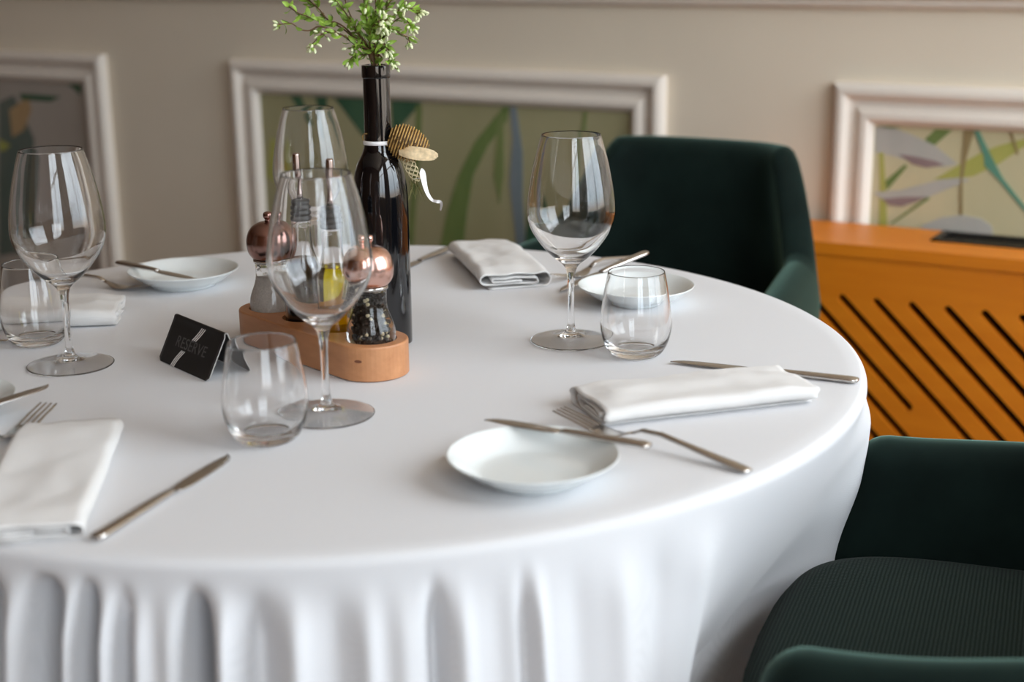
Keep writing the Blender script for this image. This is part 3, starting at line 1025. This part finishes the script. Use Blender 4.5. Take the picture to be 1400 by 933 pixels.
def make_cruet(name, fill, level, hgt):
    root = empty(name)
    k = hgt / .205
    outer = [(0, .0003), (.0165, .0003), (.0190, .0012), (.0196, .0035), (.0196, .055), (.0194, .076), (.0182, .086), (.0150, .095), (.0122, .104), (.0114, .114), (.0112, .125), (.0118, .1285), (.0118, .1315), (.0112, .1325)]
    inner = [(.0098, .1325), (.0098, .122), (.0102, .112), (.0110, .103), (.0138, .0935), (.0168, .085), (.0180, .076), (.0182, .055), (.0182, .006), (.0165, .004), (0, .0036)]
    lathe('glass_body', outer + inner, M['glass'], root, 48, sub=2)
    lp = [(0, .0040), (.0160, .0042), (.0178, .0062), (.0179, .055), (.0177, .074), (.0163, .0845), (.0140, level - .0008), (.0134, level), (0, level)]
    lathe('liquid', lp, fill, root, 40)
    st = [(0, .1427), (.0120, .1427), (.0126, .1434), (.0126, .1462), (.0108, .1470), (.0108, .1486), (.0124, .1492), (.0124, .1518), (.0108, .1526), (.0108, .1542), (.0122, .1548), (.0122, .1574), (.0106, .1582), (.0104, .1600),
          (.0112, .1612), (.0108, .1640), (.0070, .1655), (0, .1657)]
    st = [(r, z - .010) for r, z in st]
    sp = lathe('stopper', st, M['rubber'], root, 32)
    tube = [(0, .1656), (.0042, .1656), (.0034, .1720), (.0026, .1800), (.0027, .1880), (.0040, .1890), (.0041, .1900), (.0038, .2120), (.0032, .2140), (0, .2142)]
    tube = [(r, z - .010) for r, z in tube]
    lathe('pour_spout', tube, M['spout'], sp, 20)
    return root
vb = make_cruet('vinegar_bottle', M['vinegar'], .0915, .2)
vb.location = cad_pt(-hl / 3)
tag(vb, 'dark vinegar cruet bottle with ribbed black stopper, next to the salt mill', 'cruet bottle')
ob = make_cruet('oil_bottle', M['oil'], .0915, .2)
ob.location = cad_pt(hl / 3)
tag(ob, 'cruet bottle of yellow oil with ribbed stopper, next to the pepper mill', 'cruet bottle')

# ------------------------------------------------------------------ black bottle vase
BX, BY = 0.0347, 0.0470
bo = tag(empty('wine_bottle', (BX, BY, TS)), 'tall slim black wine bottle used as a flower vase behind the caddy', 'bottle')
bprof = [(0, .004), (.018, .004), (.024, .0008), (.0275, .0004), (.0294, .0030), (.0299, .010), (.0299, .100), (.0298, .150), (.0290, .170), (.0265, .186), (.0225, .198), (.0180, .207), (.0156, .214), (.0148, .222), (.0144, .240), (.0140, .2862)]
lathe('body', bprof, M['bottle'], bo, 64, sub=4)
lip = [(.0140, .2862), (.0147, .2866), (.0151, .2880), (.0151, .2985), (.0146, .2998), (.0118, .3000), (.0100, .2990), (.0096, .27), (.0096, .20), (0, .20)]
lathe('lip', lip, M['bottle'], bo, 64)

# ------------------------------------------------------------------ straw ornament tied to the bottle neck
RWv = Vector((.867, .498, 0)).normalized(); FWv = Vector((-.498, .867, 0)).normalized(); UP = Vector((0, 0, 1))
PXM = .000803
BAX = Vector((BX, BY, TS))
def fr(px, py, w=0.0):   # metres in the ornament's own plane, seen square from the table's front
    return BAX + RWv * ((px - 517.5) * PXM) + UP * ((488 - py) * .000752 if py > 1e9 else .30 - (py - 89.5) * .000762) + FWv * w
orn = tag(empty('straw_ornament', BAX + Vector((0, 0, .2185))), 'woven straw and ribbon ornament tied with a white band to the black bottle neck', 'ornament')
O0 = Vector(orn.location)
def orn_build(mb, name, mat, smooth=True):
    mb.v = [v - O0 for v in mb.v]
    return mb.build(name, mat, orn, smooth)
mb = MB()
N_ = 48
vv = []
for r, z in ((.0147, .2150), (.0162, .2152), (.0164, .2170), (.0162, .2192), (.0147, .2194)):
    vv += [BAX + Vector((r * math.cos(2 * pi * k / N_), r * math.sin(2 * pi * k / N_), z + .002)) for k in range(N_)]
mb.add(vv, [(i * N_ + k, i * N_ + (k + 1) % N_, (i + 1) * N_ + (k + 1) % N_, (i + 1) * N_ + k) for i in range(4) for k in range(N_)])
orn_build(mb, 'neck_band', M['ribbon'])
mb = MB(); mb.tube(catmull([fr(500, 197, -.004), fr(497.5, 189, -.004), fr(499, 184, -.004), fr(504, 182, -.012)], 5), .0007, 5)
orn_build(mb, 'straw_loop', M['straw'])
# woven dome, nose pointing right and down
dc = fr(557, 198, -.004)
ax = (RWv * .93 - UP * .37).normalized()
ay = (UP * .93 + RWv * .37).normalized()
az = -FWv
core = MB(); coil = MB()
def dome(u, g, k=1.0):   # u 0..1 along, g round
    prof_ = math.sqrt(max(0, 1 - (2 * u - 1) ** 2)) ** .85 * (1 - .30 * u)
    return dc + ax * ((u - .5) * .046) + (ay * (math.cos(g) * .021) + az * (math.sin(g) * .019)) * prof_ * k
nu, ng = 16, 20
vv = [dome(i / nu, 2 * pi * k / ng, .96) for i in range(nu + 1) for k in range(ng)]
core.add(vv, [(i * ng + k, i * ng + (k + 1) % ng, (i + 1) * ng + (k + 1) % ng, (i + 1) * ng + k) for i in range(nu) for k in range(ng)])
core_o = orn_build(core, 'woven_dome', M['straw_dark'])
turns = 14
spts = []
for i in range(turns * 26 + 1):
    t = i / (turns * 26)
    u = .04 + .92 * t
    g = 2 * pi * turns * t
    spts.append(dome(u, g, 1.0 + .055 * math.sin(g * 8.5)))
coil.tube(spts, .00085, 5)
o = orn_build(coil, 'straw_coil', M['straw']); o.parent = core_o
rf = MB()
for j in range(5):
    w0 = -.006 + .003 * j
    pts = [fr(546, 202 + j * 1.2, -.012 - .002 * j), fr(560, 203 + j * 1.8, -.020 - .001 * j), fr(580, 205 + 2.2 * j, -.022), fr(597 - abs(j - 2) * 2, 208 + 1.7 * j, -.020)]
    cp = catmull(pts, 5)
    vv = []
    for i, p in enumerate(cp):
        t = i / (len(cp) - 1)
        hw = .0016 + .0022 * math.sin(pi * min(1, .15 + t * .8))
        vv += [p + UP * hw, p + az * .0006 + UP * 0, p - UP * hw]
    ff = [(i * 3 + k, i * 3 + k + 1, (i + 1) * 3 + k + 1, (i + 1) * 3 + k) for i in range(len(cp) - 1) for k in (0, 1)]
    rf.add(vv, ff)
orn_build(rf, 'raffia_leaf', M['raffia'])
nt = MB()
a0, a1 = fr(549, 206, -.006), fr(569, 250, -.008)
axis = (a1 - a0); sd = axis.cross(FWv).normalized()
for sgn in (1, -1):
    for q in range(5):
        pts = []
        for i in range(40):
            t = i / 39
            g = sgn * (t * 2.4 * pi) + 2 * pi * q / 5
            r = .0050 * (.55 + .7 * math.sin(pi * min(1, .1 + t * .8)))
            pts.append(a0 + axis * t + sd * math.cos(g) * r - FWv * math.sin(g) * r * .7)
        nt.tube(pts, .00055, 4)
orn_build(nt, 'net_ribbon', M['net'])
br = MB()
rn = random.Random(3)
for k in range(16):
    s_ = fr(562 + rn.uniform(-5, 6), 246 + rn.uniform(-4, 4), -.008)
    e_ = fr(566 + rn.uniform(-12, 14), 270 + rn.uniform(-8, 8), -.008 + rn.uniform(-.006, .006))
    br.tube([s_, (s_ + e_) / 2 + RWv * rn.uniform(-.001, .001), e_], [.0004, .0004, .0002], 4)
stuff(orn_build(br, 'dry_bristles', M['bristle']))
rb = MB()
cp = catmull([fr(574.5, 231, -.010), fr(576, 240, -.012), fr(578.5, 256, -.012), fr(582, 268, -.010), fr(587, 276, -.008), fr(593, 277.5, -.011), fr(598, 279, -.009), fr(599, 284, -.008), fr(597.5, 291, -.008)], 6)
wd_ = [.0006, .0030, .0036, .0034, .0030, .0024, .0018, .0015, .0016, .0020, .0022, .0022, .0018, .0014]
vv = []
m_ = len(cp)
for i, p in enumerate(cp):
    t = i / (m_ - 1)
    j = t * (len(wd_) - 1); j0 = int(j); hw = wd_[j0] + (wd_[min(j0 + 1, len(wd_) - 1)] - wd_[j0]) * (j - j0)
    tg = (cp[min(i + 1, m_ - 1)] - cp[max(i - 1, 0)]).normalized()
    tw = math.sin(t * 5) * .9
    nv = tg.cross(FWv).normalized() * math.cos(tw) + FWv * math.sin(tw)
    vv += [p + nv * hw, p + FWv * .0003, p - nv * hw]
rb.add(vv, [(i * 3 + k, i * 3 + k + 1, (i + 1) * 3 + k + 1, (i + 1) * 3 + k) for i in range(m_ - 1) for k in (0, 1)])
rb.tube([fr(563, 246, -.008), fr(570, 245, -.011), fr(577, 246, -.012)], .0003, 4)
orn_build(rb, 'white_ribbon', M['ribbon'])

# ------------------------------------------------------------------ sprigs of white buds in the bottle
bq = tag(empty('flower_bunch', BAX + Vector((0, 0, .21))), 'bunch of green sprigs with small white buds standing in the black bottle', 'flowers')
B0 = Vector(bq.location)
rn = random.Random(12)
def leafshape(mb, p, d, L, w, mi=0):
    d = Vector(d).normalized()
    s = d.cross(Vector((rn.uniform(-1, 1), rn.uniform(-1, 1), rn.uniform(-.2, 1)))).normalized()
    nn = d.cross(s)
    row = [(0, .0), (.25, .75), (.5, 1), (.75, .7), (1, 0)]
    vv = []
    for t, q in row:
        c = p + d * (L * t) + nn * (L * .18 * math.sin(pi * t)) - UP * (L * .10 * t * t)
        vv += [c + s * (w * q), c + nn * (w * .3 * q) * -1, c - s * (w * q)]
    mb.add(vv, [(i * 3 + k, i * 3 + k + 1, (i + 1) * 3 + k + 1, (i + 1) * 3 + k) for i in range(4) for k in (0, 1)], mi)
def cluster(mb, p, d, n, size):
    d = Vector(d).normalized()
    for k in range(n):
        v = (d + Vector((rn.gauss(0, .55), rn.gauss(0, .55), rn.gauss(0, .5)))).normalized()
        q = p + v * rn.uniform(.003, .008) * size
        mb.tube([p, q], .00035, 4)
        mb.ball(q + v * .0025 * size, .0017 * size, 6, 5, v, 1.9, 1)
        for _ in range(1):
            leafshape(mb, q - v * .002, v + Vector((rn.gauss(0, .6), rn.gauss(0, .6), rn.gauss(0, .6))), .006 * size, .0011 * size, 2)
SPR = [  # pixel-plane curve of each sprig, depth offset in metres, buds, leaves
 ([(513, 88), (492, 62), (470, 45), (449, 37), (436, 42), (424, 40), (414, 32), (401, 33)], -.02, 3, 1),
 ([(514, 88), (488, 55), (462, 43), (452, 48), (444, 56)], -.035, 14, 0),
 ([(511, 88), (484, 48), (458, 30), (445, 14), (425, -4), (410, -18)], .01, 2, 12),
 ([(512, 88), (486, 46), (468, 32), (455, 33), (436, 25), (420, 18), (408, 8)], -.01, 0, 16),
 ([(513, 88), (490, 42), (472, 12), (462, -22)], .02, 4, 8),
 ([(514, 88), (497, 44), (484, 8), (478, -40)], -.015, 5, 10),
 ([(516, 88), (508, 45), (503, 5), (500, -45)], .025, 6, 12),
 ([(518, 88), (519, 48), (522, 10), (520, -50)], -.02, 8, 16),
 ([(519, 88), (524, 50), (533, 12), (541, -40)], .015, 10, 12),
 ([(520, 88), (528, 58), (540, 36), (556, 26), (566, 38)], -.015, 14, 4),
 ([(520, 88), (530, 52), (545, 22), (560, 14), (573, 18)], .0, 16, 6),
 ([(519, 88), (525, 72), (531, 60), (535, 66)], -.022, 14, 3),
 ([(520, 88), (528, 80), (535, 78), (541, 84)], -.018, 12, 4),
 ([(514, 88), (503, 76), (494, 75), (487, 80)], -.014, 5, 5),
 ([(516, 88), (512, 62), (516, 40), (526, 30)], -.028, 10, 14),
 ([(517, 88), (512, 70), (498, 62), (492, 64)], -.02, 6, 6),
 ([(519, 88), (530, 40), (536, 28), (533, 34)], -.030, 16, 4),
 ([(518, 88), (522, 46), (538, 8), (556, -8)], -.01, 14, 6),
 ([(518, 88), (515, 50), (510, 25), (512, 8)], -.030, 4, 18),
 ([(520, 88), (534, 44), (552, 50), (560, 54)], .008, 10, 4),
 ([(516, 88), (500, 50), (488, 25), (474, 2)], -.03, 3, 10),
 ([(519, 88), (526, 60), (526, 20), (530, -5)], -.026, 12, 12),
]
for ci, (cv, dep, nb, nl) in enumerate(SPR):
    mb = MB()
    K = len(cv)
    root_pt = BAX + Vector((rn.uniform(-.004, .004), rn.uniform(-.004, .004), .215))
    p3 = [root_pt] + [fr(x, y, dep * (i / (K - 1)) ** .8 + (rn.uniform(-.002, .002) if i == 0 else 0)) for i, (x, y) in enumerate(cv)]
    p3[1] = BAX + (p3[1] - BAX) * .0 + Vector((0, 0, .302)) + (Vector((p3[1].x, p3[1].y, 0)) - Vector((BX, BY, 0))) * .8
    cp = catmull(p3, 6)
    mb.tube(cp, [.0011 - .0005 * i / len(cp) for i in range(len(cp))], 5)
    st = mb.build('sprig', M['stem'], None)
    for v in st.data.vertices: v.co = v.co - B0
    st.parent = bq
    lf = MB()
    nC = len(cp)
    for k in range(int(nl * 1.5) + 9):
        i = rn.randrange(int(nC * (.42 if k % 4 else .24)), nC - 1)
        d = (cp[i + 1] - cp[i]).normalized() + Vector((rn.gauss(0, .6), rn.gauss(0, .6), rn.gauss(.1, .5)))
        leafshape(lf, cp[i], d, rn.uniform(.008, .016), rn.uniform(.0017, .0030))
    if lf.v:
        lf.v = [v - B0 for v in lf.v]
        stuff(lf.build('small_leaves', M['leaf'], st))
    if nb:
        bd = MB()
        d = (cp[-1] - cp[-3]).normalized()
        cluster(bd, cp[-1], d - UP * .35, max(3, int(nb * .6)), 1.0)
        for q in range(max(0, (nb - 4) // 4)):
            i = rn.randrange(int(nC * .55), nC - 1)
            cluster(bd, cp[i], Vector((rn.gauss(0, 1), rn.gauss(0, 1), rn.gauss(.2, .6))) - FWv * .5, 5, .85)
        bd.v = [v - B0 for v in bd.v]
        stuff(bd.build('white_buds', [M['stem'], M['bud'], M['leaf']], st))

# ------------------------------------------------------------------ reserve sign
fl, frr, bl = Vector((-.1369, -.1248, 0)), Vector((-.0346, -.1632, 0)), Vector((-.0197, -.1179, 0))
wv = frr - fl
Wc = wv.length
wx_ = wv.normalized()
dx_ = Vector((-wx_.y, wx_.x, 0))            # from the front foot to the back foot
DEP = (bl - frr).dot(dx_)
HC = .046
sg = tag(empty('reserve_sign', ((fl.x + frr.x) / 2, (fl.y + frr.y) / 2, TS), math.atan2(wx_.y, wx_.x)), 'small black tent sign reading RESERVE, left of the wooden caddy', 'sign')
# local: x along the width, y from front foot to back foot, z up
prof = []
half = DEP / 2
lean = math.atan2(HC, half)
rb_ = .0022
for k in range(13):
    t = k / 12
    prof.append((half * t * (1 - rb_ / half), HC * t * (1 - rb_ / half * .9)))
for k in range(1, 8):
    g = pi - lean * 0 - pi * k / 8
    prof.append((half + rb_ * math.cos(g) * .9, HC - rb_ + rb_ * math.sin(g)))
for k in range(13):
    t = 1 - k / 12
    prof.append((DEP - half * t * (1 - rb_ / half), HC * t * (1 - rb_ / half * .9)))
sl = [0]
for i in range(1, len(prof)): sl.append(sl[-1] + math.dist(prof[i], prof[i - 1]))
T_ = sl[-1]
th_c = .0011
def card_mesh(i0, i1, name):
    top = []; bot = []
    NXc = 24
    rows_ = list(range(i0, i1 + 1))
    for i in rows_:
        a = prof[max(i - 1, 0)]; c = prof[min(i + 1, len(prof) - 1)]
        ty, tz = c[0] - a[0], c[1] - a[1]; ll = math.hypot(ty, tz)
        ny, nz = -tz / ll, ty / ll
        s_ = min(sl[i], T_ - sl[i]); rc = .005
        inset = rc - math.sqrt(max(0, rc * rc - max(0, rc - s_) ** 2)) if s_ < rc else 0
        m_ = abs(sl[i] - T_ / 2); rc2 = .004
        if m_ < rc2: inset = max(inset, .0018 * (1 - m_ / rc2) ** 1.5)
        for k in range(NXc + 1):
            x = (-Wc / 2 + inset) + (Wc - 2 * inset) * k / NXc
            top.append((x, prof[i][0] + ny * th_c / 2, max(.0001, prof[i][1] + nz * th_c / 2)))
            bot.append((x, prof[i][0] - ny * th_c / 2, max(.0001, prof[i][1] - nz * th_c / 2)))
    N = len(top); m = NXc + 1; nr = len(rows_)
    fs = []; mi = []
    for r in range(nr - 1):
        for k in range(NXc):
            a = r * m + k
            fs.append((a, a + 1, a + m + 1, a + m)); mi.append(0)
            fs.append((N + a, N + a + m, N + a + m + 1, N + a + 1)); mi.append(0)
        for k, fl_ in ((0, 0), (NXc, 1)):
            a = r * m + k
            fs.append((a, a + m, N + a + m, N + a)); mi.append(1)
    return link(name, top + bot, fs, [M['card'], M['card_edge']], sg, True, mi=mi)
mid = len(prof) // 2
fp = card_mesh(0, mid, 'front_panel')
bp = card_mesh(mid, len(prof) - 1, 'back_panel')
# print on the front panel: u across, v up the slope
slope = Vector((0, half, HC)).normalized()
nrm = Vector((0, -HC, half)).normalized()
SLEN = math.hypot(half, HC)
def face(u, v, lift=.0009): return Vector((-Wc / 2 + u * Wc, 0, 0)) + slope * (v * SLEN) + nrm * lift
for seg_, (lo, hi) in enumerate(((.0, .36), (.63, .93))):
    for k in range(3):
        o_ = (k - 1) * .027
        mb = MB(); vv = []
        for i in range(15):
            v = lo + (hi - lo) * i / 14
            uc = .295 + .10 * v + .22 * sstep(.0, 1.0, v) + o_ * (1 + .2 * v)
            vv += [face(uc - .0082, v), face(uc + .0082, v)]
        mb.add(vv, [(2 * i, 2 * i + 1, 2 * i + 3, 2 * i + 2) for i in range(14)])
        mb.build('silver_stripe', M['silver'], fp, smooth=False)
fc = bpy.data.curves.new('lettering', 'FONT')
fc.body = 'RESERVE'; fc.align_x = 'CENTER'; fc.align_y = 'CENTER'; fc.size = .0165; fc.extrude = .0001; fc.space_character = 1.05
fo = bpy.data.objects.new('lettering', fc)
scene.collection.objects.link(fo)
dg = bpy.context.evaluated_depsgraph_get()
lm = bpy.data.meshes.new_from_object(fo.evaluated_get(dg))
bpy.data.objects.remove(fo, do_unlink=True)
lo_ = bpy.data.objects.new('lettering', lm)
lm.materials.clear(); lm.materials.append(M['letter'])
scene.collection.objects.link(lo_)
lo_.parent = fp
lo_.matrix_local = Matrix((( 1, slope.x, nrm.x, 0), (0, slope.y, nrm.y, 0), (0, slope.z, nrm.z, 0), (0, 0, 0, 1)))
lo_.location = face(.50, .50, .0010)
